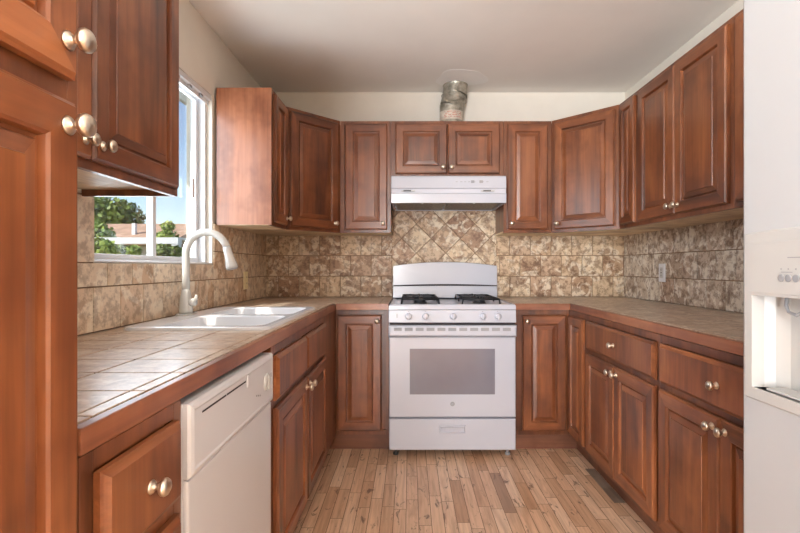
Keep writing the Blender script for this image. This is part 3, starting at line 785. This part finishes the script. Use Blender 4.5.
# cooktop
bm = BM()
rect = [(0.0, 0.885, 0.0), (0.0, 0.902, 0.0), (0.010, 0.914, 0.0), (0.040, 0.914, 0.0)]
z0 = 0.885
def topring(ins, z): return [bm.verts.new(p) for p in ((-hw-0.001+ins, 0.000+ins, z), (hw+0.001-ins, 0.000+ins, z), (hw+0.001-ins, 0.66, z), (-hw-0.001+ins, 0.66, z))]
rr = [topring(0, 0.885), topring(0, 0.906), topring(0.004, 0.914), topring(0.016, 0.916), topring(0.030, 0.909)]
bm.faces.new(rr[0][::-1])
for i in range(4):
    for k in range(4): bm.faces.new([rr[i][k], rr[i][(k+1) % 4], rr[i+1][(k+1) % 4], rr[i+1][k]])
bm.faces.new(rr[-1])
ck = link('cooktop', bm, 'white', st)
for sgn, gx in ((-1, -0.190), (1, 0.185)):
    # burners
    for by in (0.17, 0.45):
        bm = BM(); lathe(bm, [(0.045, 0.9095), (0.042, 0.916), (0.036, 0.922), (0.036, 0.930), (0.030, 0.934)], Matrix.Translation((gx, by, 0)), 20)
        link('burner', bm, 'black', ck, smooth=False)
    bm = BM(); z = 0.940; wx, y0, y1 = 0.112, 0.085, 0.535
    def bar(p, q, r=0.0058): tube(bm, [p, q], r, 8)
    bar((gx-wx, y0, z), (gx+wx, y0, z)); bar((gx-wx, y1, z), (gx+wx, y1, z)); bar((gx-wx, y0, z), (gx-wx, y1, z)); bar((gx+wx, y0, z), (gx+wx, y1, z))
    bar((gx-wx, (y0+y1)/2, z), (gx+wx, (y0+y1)/2, z))
    for by in (0.17, 0.45):
        for (dx, dy) in ((1, 0), (-1, 0), (0, 1), (0, -1)):
            L0 = 0.112 if dx else 0.085
            tube(bm, [(gx+dx*L0, by+dy*L0, z), (gx+dx*0.06, by+dy*0.06, z+0.007), (gx+dx*0.022, by+dy*0.022, z+0.004)], 0.0055, 8)
    for dx in (-1, 1):
        for yy in (y0, (y0+y1)/2, y1): tube(bm, [(gx+dx*wx, yy, z), (gx+dx*wx*1.04, yy, 0.911)], 0.0055, 8)
    link('grate', bm, 'black', st, smooth=True)
# backguard with curved top and slit
bm = BM(); N = 16
def bgtop(x): return 1.176 - 0.028*(x/hw)**2
pts = [(-hw, 0.886), (-hw+0.000, 1.020)] 
ringL = [(-hw+0.002, 0.917)] + [(-hw+0.002+ (2*hw-0.004)*k/N, bgtop(-hw+0.002+(2*hw-0.004)*k/N)) for k in range(N+1)] + [(hw-0.002, 0.917)]
fr_ = [bm.verts.new((x, 0.572 + (0.018 if z > 1.1 else 0.0), z)) for x, z in ringL]; bk_ = [bm.verts.new((x, 0.685, z)) for x, z in ringL]
bm.faces.new(fr_); bm.faces.new(bk_[::-1])
for k in range(len(fr_)): bm.faces.new([fr_[k], fr_[(k+1) % len(fr_)], bk_[(k+1) % len(fr_)], bk_[k]])
bgd = link('backguard', bm, 'white', st, bevel=0.004)
bm = BM(); prv = None
for k in range(N+1):
    x = -hw+0.006+(2*hw-0.012)*k/N; u = x/hw; zc = 1.004+0.006*(1-u*u); h = 0.0035+0.0025*(1-u*u)
    y = 0.5700
    cur = [bm.verts.new((x, y, zc-h)), bm.verts.new((x, y, zc+h)), bm.verts.new((x, y+0.0035+0.006, zc+h)), bm.verts.new((x, y+0.0035+0.006, zc-h))]
    if prv:
        for q in range(4): bm.faces.new([prv[q], prv[(q+1) % 4], cur[(q+1) % 4], cur[q]])
    else: bm.faces.new(cur)
    prv = cur
bm.faces.new(prv[::-1]); link('vent_slit', bm, 'darkgap', bgd)
for fxk in (-0.34, 0.34):
    for fyk in (0.05, 0.60):
        bm = BM(); lathe(bm, [(0.016, 0.0), (0.016, 0.012), (0.009, 0.014), (0.009, 0.0445)], Matrix.Translation((fxk, fyk, 0)), 14)
        link('leg', bm, 'grey' if fxk > 0 else 'dark', st)

# ------------------------------------------------------------------ range hood
hx = 0.2525
hd = thing('range_hood', 'white under-cabinet range hood over the gas range', 'range hood', (hx, YB-0.012, 1.557))
w2 = 0.374
bm = BM()
prof = [(-0.448, 0.0), (-0.452, 0.058), (-0.440, 0.066), (-0.438, 0.092), (-0.448, 0.098), (-0.440, 0.172), (-0.430, 0.179), (0.0, 0.179), (0.0, 0.0)]
prof_in = [(-0.448, 0.0)]
va = [bm.verts.new((-w2, y, z)) for y, z in prof]; vb = [bm.verts.new((w2, y, z)) for y, z in prof]
bm.faces.new(va[::-1]); bm.faces.new(vb)
for k in range(len(prof)-1): bm.faces.new([va[k], va[k+1], vb[k+1], vb[k]])
# open underside with an inset lip
o4 = [va[0], vb[0], vb[-1], va[-1]]
i4 = [bm.verts.new(p) for p in ((-w2+0.014, -0.436, 0.0), (w2-0.014, -0.436, 0.0), (w2-0.014, -0.012, 0.0), (-w2+0.014, -0.012, 0.0))]
j4 = [bm.verts.new((v.co.x, v.co.y, 0.016)) for v in i4]
for k in range(4):
    bm.faces.new([o4[k], o4[(k+1) % 4], i4[(k+1) % 4], i4[k]]); bm.faces.new([i4[k], i4[(k+1) % 4], j4[(k+1) % 4], j4[k]])
bm.faces.new(j4)
link('shell', bm, 'white', hd)
bm = BM(); box(bm, (-0.345, -0.405, 0.003), (-0.02, -0.04, 0.0145)); box(bm, (0.0, -0.405, 0.003), (0.345, -0.04, 0.0145))
fl_ = link('grease_filter', bm, 'filter', hd)
for xk in (-0.17, 0.17): link('filter_clip', bx((xk-0.006, -0.41, -0.001), (xk+0.006, -0.397, 0.0028)), 'ivory', fl_)
for xk in (-0.265, 0.255):
    bm = BM(); pts = [(0.048*math.cos(2*PI*k/24), 0.009*math.sin(2*PI*k/24)) for k in range(24)]
    a_ = [bm.verts.new((xk+px, -0.4400, 0.079+pz)) for px, pz in pts]; b_ = [bm.verts.new((xk+px*0.8, -0.4455, 0.079+pz*0.7)) for px, pz in pts]
    bm.faces.new(b_); bm.faces.new(a_[::-1])
    for k in range(24): bm.faces.new([a_[k], a_[(k+1) % 24], b_[(k+1) % 24], b_[k]])
    gr = link('switch_bezel', bm, 'lens', hd)
    bm = BM(); box(bm, (xk-0.030, -0.4475, 0.075), (xk+0.020, -0.4457, 0.083)); link('rocker_switch', bm, 'dark', gr)
bm = BM()
for k, xk in enumerate((0.045, 0.075, 0.10, 0.125, 0.16, 0.215, 0.245)): box(bm, (xk, -0.4465, 0.136), (xk+0.014, -0.4440, 0.139))
for k, xk in enumerate((0.145, 0.200)):
    box(bm, (xk, -0.4475, 0.130), (xk+0.022, -0.4445, 0.147))
link('print_marks', bm, 'grey', hd)

# ------------------------------------------------------------------ exhaust duct
dx_, dy_ = 0.296, 3.372
d = thing('exhaust_duct', 'silver sheet-metal exhaust duct rising from the hood cabinet to the ceiling', 'duct', (dx_, dy_, UT))
def ducting(bm, segs):
    for (c0, c1, r0, r1) in segs: tube(bm, [c0, c1], [r0, r1], 28)
H = ZC-UT-0.001
bm = BM(); tube(bm, [(0, 0, 0.0005), (0, 0, 0.030), (0.001, 0, 0.031), (0.002, 0, 0.145), (0.003, 0, 0.150)], [0.087, 0.087, 0.0845, 0.0845, 0.088], 32)
lo_ = link('lower_sleeve', bm, 'duct', d, smooth=False)
bm = BM(); tube(bm, [(0.002, 0, 0.1505), (0.006, 0, 0.158), (0.016, 0, 0.200), (0.024, 0, 0.240), (0.026, 0, 0.246)], [0.090, 0.0875, 0.086, 0.085, 0.088], 32)
link('elbow', bm, 'duct', d)
bm = BM(); tube(bm, [(0.027, 0, 0.2465), (0.028, 0, 0.252), (0.030, 0, H-0.012), (0.030, 0, H)], [0.090, 0.087, 0.087, 0.090], 32)
link('upper_sleeve', bm, 'duct', d)
bm = BM()  # tilted seams on the elbow
for (zc, tl) in ((0.176, 0.22), (0.215, -0.28)):
    pts = [(0.012+(zc-0.176)*0.2+0.0885*math.cos(a), 0.0885*math.sin(a), zc+tl*0.0885*math.cos(a)) for a in [2*PI*k/32 for k in range(33)]]
    tube(bm, pts, 0.0028, 6, False)
link('seam', bm, 'duct', d)
bm = BM(); a0, a1 = -PI*0.93, -PI*0.12; N = 20; prv = None   # paper label round the lower sleeve
for k in range(N+1):
    a = a0+(a1-a0)*k/N
    cur = [bm.verts.new((0.001+r*math.cos(a), r*math.sin(a), z)) for r, z in ((0.0858, 0.048), (0.0858, 0.112), (0.0850, 0.112), (0.0850, 0.048))]
    if prv:
        for q in range(4): bm.faces.new([prv[q], prv[(q+1) % 4], cur[(q+1) % 4], cur[q]])
    else: bm.faces.new(cur)
    prv = cur
bm.faces.new(prv[::-1]); lb = link('paper_label', bm, 'label', lo_)
bm = BM()
for row, zz in enumerate((0.062, 0.074, 0.086, 0.098)):
    a = -PI*0.72
    while a < -PI*0.25:
        da = rnd.uniform(0.03, 0.11)
        if rnd.random() < 0.75:
            r0, r1 = 0.0859, 0.0863
            vs = [(0.001+r*math.cos(q), r*math.sin(q), z) for q in (a, a+da*0.8) for r in (r0, r1) for z in (zz, zz+0.005)]
            vv = [bm.verts.new(p) for p in vs]
            for fi_ in ((0,1,3,2),(4,6,7,5),(0,4,5,1),(2,3,7,6),(1,5,7,3),(0,2,6,4)): bm.faces.new([vv[i] for i in fi_])
        a += da
link('faded_print', bm, 'redink', lb)

# ------------------------------------------------------------------ outlets
def outlet(name, label, cat, loc, rz, mat, style):
    t = thing(name, label, cat, loc, rz)
    bm = BM(); rect_loops(bm, -0.036, 0.036, -0.058, 0.058, [(0, 0), (0, -0.003), (0.003, -0.006), (0.005, -0.006)], 0, 0)
    p = link('cover_plate', bm, mat, t)
    if style == 'rocker':
        bm = BM(); box(bm, (-0.016, -0.0085, -0.033), (0.016, -0.0062, 0.033)); link('outlet_face', bm, 'ivory', t, bevel=0.001)
        bm = BM()
        for z in (-0.018, 0.018):
            box(bm, (-0.007, -0.0091, z-0.004), (-0.005, -0.0086, z+0.005)); box(bm, (0.005, -0.0091, z-0.004), (0.007, -0.0086, z+0.005))
        box(bm, (-0.006, -0.0091, -0.003), (0.006, -0.0086, 0.003)); link('socket_holes', bm, 'dark', p)
    else:
        for z in (-0.02, 0.02):
            bm = BM(); lathe(bm, [(0.0165, 0), (0.0165, 0.002), (0.015, 0.0025)], Matrix.Translation((0, -0.0062, z)) @ AX, 20); fc = link('socket', bm, mat, t)
            bm = BM(); box(bm, (-0.007, -0.0094, z-0.003), (-0.005, -0.0088, z+0.006)); box(bm, (0.005, -0.0094, z-0.003), (0.007, -0.0088, z+0.006)); link('socket_holes', bm, 'dark', fc)
    return t
outlet('wall_outlet', 'almond duplex outlet on the tile beyond the faucet', 'outlet', (XL+0.0105, 3.055, 1.052), R90, 'almond', 'duplex')
outlet('wall_outlet', 'white outlet plate on the greyish tile above the brown countertop', 'outlet', (XR-0.0105, 2.965, 1.103), -R90, 'vinyl', 'rocker')

# ------------------------------------------------------------------ refrigerator
FXF = 0.775; FYF = 1.097
t = thing('refrigerator', 'white side-by-side refrigerator with a dispenser beside the cabinets', 'refrigerator', (FXF, FYF, 0), -R90)
FZ = 1.83
link('body', bx((0.004, 0.065, 0.02), (0.906, 0.80, FZ-0.01)), 'fridge', t)
# freezer door with niche: built from boxes round the dispenser opening
fw = 0.45; dz0, dz1 = 0.870, 1.077; dxa, dxb = 0.044, 0.268   # niche opening in local x
bm = BM()
ov = [(0.0, 0.06), (0.0, 0.014), (0.004, 0.004), (0.012, 0.0), (fw-0.008, 0.0), (fw, 0.008), (fw, 0.06)]
def dring(z): return ov
prism(bm, ov, 0.06, dz0); prism(bm, ov, dz1, FZ)
prism(bm, [(0.0, 0.06), (0.0, 0.014), (0.004, 0.004), (0.012, 0.0), (dxa, 0.0), (dxa, 0.06)], dz0, dz1)
prism(bm, [(dxb, 0.0), (fw-0.008, 0.0), (fw, 0.008), (fw, 0.06), (dxb, 0.06)], dz0, dz1)
bmesh.ops.remove_doubles(bm, verts=bm.verts[:], dist=0.0001)
fd = link('freezer_door', bm, 'fridge', t)
bm = BM(); prism(bm, [(fw+0.006, 0.06), (fw+0.006, 0.008), (fw+0.014, 0.0), (0.898, 0.0), (0.908, 0.008), (0.908, 0.06)], 0.06, FZ); link('fridge_door', bm, 'fridge', t)
for xk in (fw-0.05, fw+0.055):
    bm = BM(); tube(bm, [(xk, -0.002, 0.75), (xk, -0.045, 0.79), (xk, -0.050, 1.1), (xk, -0.045, 1.46), (xk, -0.002, 1.50)], 0.013, 12); link('handle', bm, 'fridge', t, smooth=True)
# dispenser surround
bm = BM()
n = 12; top = []
for k in range(n+1):
    u = k/n; top.append((0.018+u*0.268, 1.2165+0.004*math.sin(PI*u)))
ringp = [(0.018, 0.842), (0.286, 0.842)] + top[::-1]
front = []
outer = [(x, z) for x, z in ringp]
va = [bm.verts.new((x, -0.0002, z)) for x, z in outer]; 
cxm, czm = 0.15, 1.02
vb = [bm.verts.new((cxm+(x-cxm)*0.975, -0.006, czm+(z-czm)*0.975)) for x, z in outer]
for k in range(len(outer)): bm.faces.new([va[k], va[(k+1) % len(outer)], vb[(k+1) % len(outer)], vb[k]])
# inner opening ring
ir = [bm.verts.new(p) for p in ((dxa, -0.006, dz0), (dxb, -0.006, dz0), (dxb, -0.006, dz1), (dxa, -0.006, dz1))]
ib = [bm.verts.new((v.co.x, -0.0054, v.co.z)) for v in ir]
for k in range(4): bm.faces.new([ir[k], ir[(k+1) % 4], ib[(k+1) % 4], ib[k]])
es = [bm.edges.get((vb[k], vb[(k+1) % len(vb)])) for k in range(len(vb))] + [bm.edges.get((ir[k], ir[(k+1) % 4])) for k in range(4)]
bmesh.ops.triangle_fill(bm, use_beauty=True, use_dissolve=False, edges=es)
sr = link('dispenser_surround', bm, 'ivory', t)
sr['label'] = 'off-white dispenser surround'
# niche: curved back
bm = BM(); prof = [(dxa, -0.0055), (dxa+0.001, 0.022), (dxa+0.010, 0.040), (dxa+0.03, 0.058), (dxa+0.07, 0.0638), (dxb-0.07, 0.0638), (dxb-0.03, 0.058), (dxb-0.010, 0.040), (dxb-0.001, 0.022), (dxb, -0.0055)]
lo = [bm.verts.new((x, y, dz0)) for x, y in prof]; hi = [bm.verts.new((x, y, dz1)) for x, y in prof]
for k in range(len(prof)-1): bm.faces.new([lo[k], lo[k+1], hi[k+1], hi[k]])
bm.faces.new(lo); bm.faces.new(hi[::-1])
nc = link('dispenser_niche', bm, 'ivory', t)
bm = BM(); box(bm, (dxa+0.03, 0.004, dz0+0.001), (dxb-0.03, 0.048, dz0+0.006)); link('drip_tray', bm, 'ivory', nc, bevel=0.001)
bm = BM(); tube(bm, [(0.098, 0.030, 1.0755), (0.100, 0.026, 1.058), (0.112, 0.022, 1.045), (0.135, 0.020, 1.040), (0.150, 0.022, 1.050)], 0.0035, 8); link('dispenser_lever', bm, 'grey', nc)
bm = BM(); box(bm, (0.034, -0.0075, 1.083), (0.270, -0.0062, 1.193)); cpn = link('dispenser_panel', bm, 'ivory', sr, bevel=0.001)
for k in range(5):
    xk = 0.130 + k*0.0185
    bm = BM(); lathe(bm, [(0.0078, 0), (0.0078, 0.0015), (0.0062, 0.002)], Matrix.Translation((xk, -0.0077, 1.117)) @ AX, 18)
    link('button', bm, 'grey', cpn)
bm = BM()
for k in range(5): box(bm, (0.128+k*0.0185, -0.0082, 1.1345), (0.131+k*0.0185, -0.0076, 1.1370))
box(bm, (0.130, -0.0082, 1.1285), (0.158, -0.0076, 1.1300)); box(bm, (0.146, -0.0082, 1.1580), (0.178, -0.0076, 1.1600)); link('print_marks', bm, 'grey', cpn)

# grey weathered strip let into the floor along the toe kick
g = link('floor_insert', bx((0.9875, 2.26, 0.0002), (1.042, 2.64, 0.002)), 'greyboard', fl)

# ------------------------------------------------------------------ outside the window
struct(link('ground', bx((-60, -20, -0.5), (XL-TW-0.001, 60, -0.3)), 'grass'))
def leafball(bm, ly, c, r, n, ls, flat=1.0):
    for _ in range(n):
        v = Vector((rnd.gauss(0, 1), rnd.gauss(0, 1), rnd.gauss(0, 1))).normalized()
        p = Vector(c) + Vector((v.x*r, v.y*r, v.z*r*flat))*rnd.uniform(0.72, 1.05)
        a = Vector((rnd.gauss(0, 1), rnd.gauss(0, 1), rnd.gauss(0, 1))).normalized()*ls; b = a.cross(v).normalized()*ls*0.6
        f = bm.faces.new([bm.verts.new(p-a), bm.verts.new(p-b), bm.verts.new(p+a), bm.verts.new(p+b)])
        c_ = rnd.random()
        for lp in f.loops: lp[ly] = (c_, c_, c_, 1)
def tree(name, label, cat, loc, balls, mat, trunk_h, trunk_r, ls=0.09, group=None):
    t = thing(name, label, cat, loc, 0, group)
    bm = BM(); ly = tint_layer(bm)
    for (c, r, n) in balls: leafball(bm, ly, c, r, n, ls, 0.8)
    link('foliage', bm, mat, t)
    bm = BM(); tube(bm, [(0, 0, 0), (0.04, 0, trunk_h*0.5), (0, 0.03, trunk_h)], [trunk_r, trunk_r*0.8, trunk_r*0.5], 8)
    for k in range(4):
        a = k*1.7; tube(bm, [(0, 0, trunk_h*0.8), (math.cos(a)*trunk_r*1.5, math.sin(a)*trunk_r*1.5, trunk_h+trunk_r)], [trunk_r*0.5, trunk_r*0.2], 6)
    link('trunk', bm, 'bark', t)
    return t
def at(px, py, Y): return ((px-410)/468*Y, Y, 1.14+(267-py)/468*Y)
GZ = -0.3
c = at(104, 222, 19.5)
tree('large_tree', 'broad dark green tree behind the neighbouring roofs, seen through the near sash', 'tree', (c[0], c[1], GZ),
     [((-0.3, 0, 3.4), 1.35, 1700), ((-1.8, 0.3, 3.8), 1.2, 900), ((0.65, 0, 3.5), 0.9, 800), ((1.1, -0.2, 2.95), 0.5, 300), ((-1.1, -0.4, 2.8), 0.8, 500)], 'leaf_dark', 2.4, 0.16, 0.12)
c = at(100, 232, 9)
tree('young_tree', 'small bright green tree in front of the beige roof', 'tree', (c[0], c[1], GZ), [((0, 0, 2.05), 0.25, 320), ((-0.25, 0, 2.15), 0.3, 320), ((0.14, 0, 1.92), 0.16, 120)], 'leaf', 1.8, 0.05, 0.05)
c = at(167, 228, 9)
tree('young_tree', 'small pointed bright green tree in front of the red-brown house', 'tree', (c[0], c[1], GZ), [((0, 0, 2.0), 0.20, 300), ((0.02, 0, 2.22), 0.12, 130), ((0.13, 0, 1.92), 0.13, 130), ((-0.12, 0, 1.92), 0.12, 120)], 'leaf', 1.9, 0.04, 0.045)
def house(label, X0, X1, Y0, Y1, eave, ridge, wallm, roofm, axis='Y'):
    t = thing('house', label, 'house', ((X0+X1)/2, (Y0+Y1)/2, GZ))
    cx, cy = t.location.x, t.location.y
    link('wall', bx((X0-cx, Y0-cy, 0), (X1-cx, Y1-cy, eave-GZ-0.01)), wallm, t)
    bm = BM(); o = 0.3; xm = 0
    A = [bm.verts.new(p) for p in ((X0-cx-o, Y0-cy-o, eave-GZ), (X1-cx+o, Y0-cy-o, eave-GZ), (0 if axis == 'Y' else X1-cx+o, Y0-cy-o if axis == 'Y' else 0, ridge-GZ))]
    B = [bm.verts.new(p) for p in ((X0-cx-o, Y1-cy+o, eave-GZ), (X1-cx+o, Y1-cy+o, eave-GZ), (0 if axis == 'Y' else X0-cx-o, Y1-cy+o if axis == 'Y' else 0, ridge-GZ))]
    if axis == 'Y':
        for f in ((A[0], A[1], A[2]), (B[0], B[2], B[1]), (A[0], A[2], B[2], B[0]), (A[1], B[1], B[2], A[2]), (A[0], B[0], B[1], A[1])): bm.faces.new(f)
    else:
        for f in ((A[0], A[1], A[2], B[2]), (B[0], B[2], A[2], B[1]), (A[0], B[2], B[0]), (A[1], B[1], A[2]), (A[0], B[0], B[1], A[1])): bm.faces.new(f)
    link('roof', bm, roofm, t)
    bm = BM(); box(bm, (-0.8, Y0-cy-0.03, 0.9), (0.4, Y0-cy-0.001, 1.7)); link('window', bm, 'dark', t)
    return t, cx, cy
h, cx, cy = house('neighbouring house with a beige shingle roof and small chimney', -10.6, -6.9, 13.0, 17.0, 1.75, 2.52, 'stucco', 'roof', 'X')
bm = BM(); box(bm, (0.60, -1.3, 2.3), (0.70, -1.2, 2.72)); link('chimney', bm, 'vinyl', h)
house('neighbouring house with red-brown siding under a flat-looking roof', -6.1, -2.6, 14.5, 18.0, 2.33, 2.62, 'brick', 'roof', 'X')
# white patio cover
t = thing('patio_cover', 'white patio cover with a long horizontal beam in the back yard', 'patio cover', (-4.4, 6.0, GZ))
link('beam', bx((-2.2, -0.05, 1.735), (1.45, 0.05, 1.815)), 'vinyl', t)
link('cover_panel', bx((-2.2, 0.051, 1.79), (1.45, 1.2, 1.82)), 'vinyl', t)
for xk in (-2.1, 1.36): link('post', bx((xk, -0.04, 0), (xk+0.09, 0.04, 1.7345)), 'vinyl', t)
t = thing('garden_fence', 'low weathered board fence below the white patio beam', 'fence', (-5.0, 7.6, GZ))
bm = BM()
for k in range(44): box(bm, (-2.6+k*0.12, 0, 0), (-2.6+k*0.12+0.112, 0.02, 1.60+0.02*math.sin(k*1.9)))
link('fence_board', bm, 'fence', t)
link('fence_rail', bx((-2.6, 0.0205, 1.2), (2.68, 0.07, 1.29)), 'fence', t)
for k, (px, r, m) in enumerate(((101, 0.13, 'leaf'), (112, 0.08, 'leaf'), (122, 0.07, 'leaf_dark'), (134, 0.06, 'leaf'), (163, 0.06, 'leaf_dark'), (176, 0.07, 'leaf_dark'))):
    c = at(px, 250, (4.2, 5.3, 5.75, 4.7, 4.6, 5.6)[k])
    labs = ['pale green bush by the post of the patio cover', 'bright green bush below the patio beam beside the pale bush', 'low dark bush under the middle of the patio beam', 'yellowish green bush next to the window mullion',
            'small dark shrub seen through the far sash, nearer the mullion', 'small dark shrub seen through the far sash, behind the faucet']
    t = thing('garden_bush', labs[k], 'bush', (c[0], c[1], GZ), 0, 'bushes below the patio cover')
    bm = BM(); ly = tint_layer(bm); zt = c[2]-GZ; leafball(bm, ly, (0, 0, zt-0.02), r, 260, 0.03); leafball(bm, ly, (0.02, 0, zt-0.3), r, 200, 0.035); link('foliage', bm, m, t)
    bm = BM(); tube(bm, [(0, 0, 0), (0.01, 0, 1.3)], [0.025, 0.012], 6); link('stem', bm, 'bark', t)
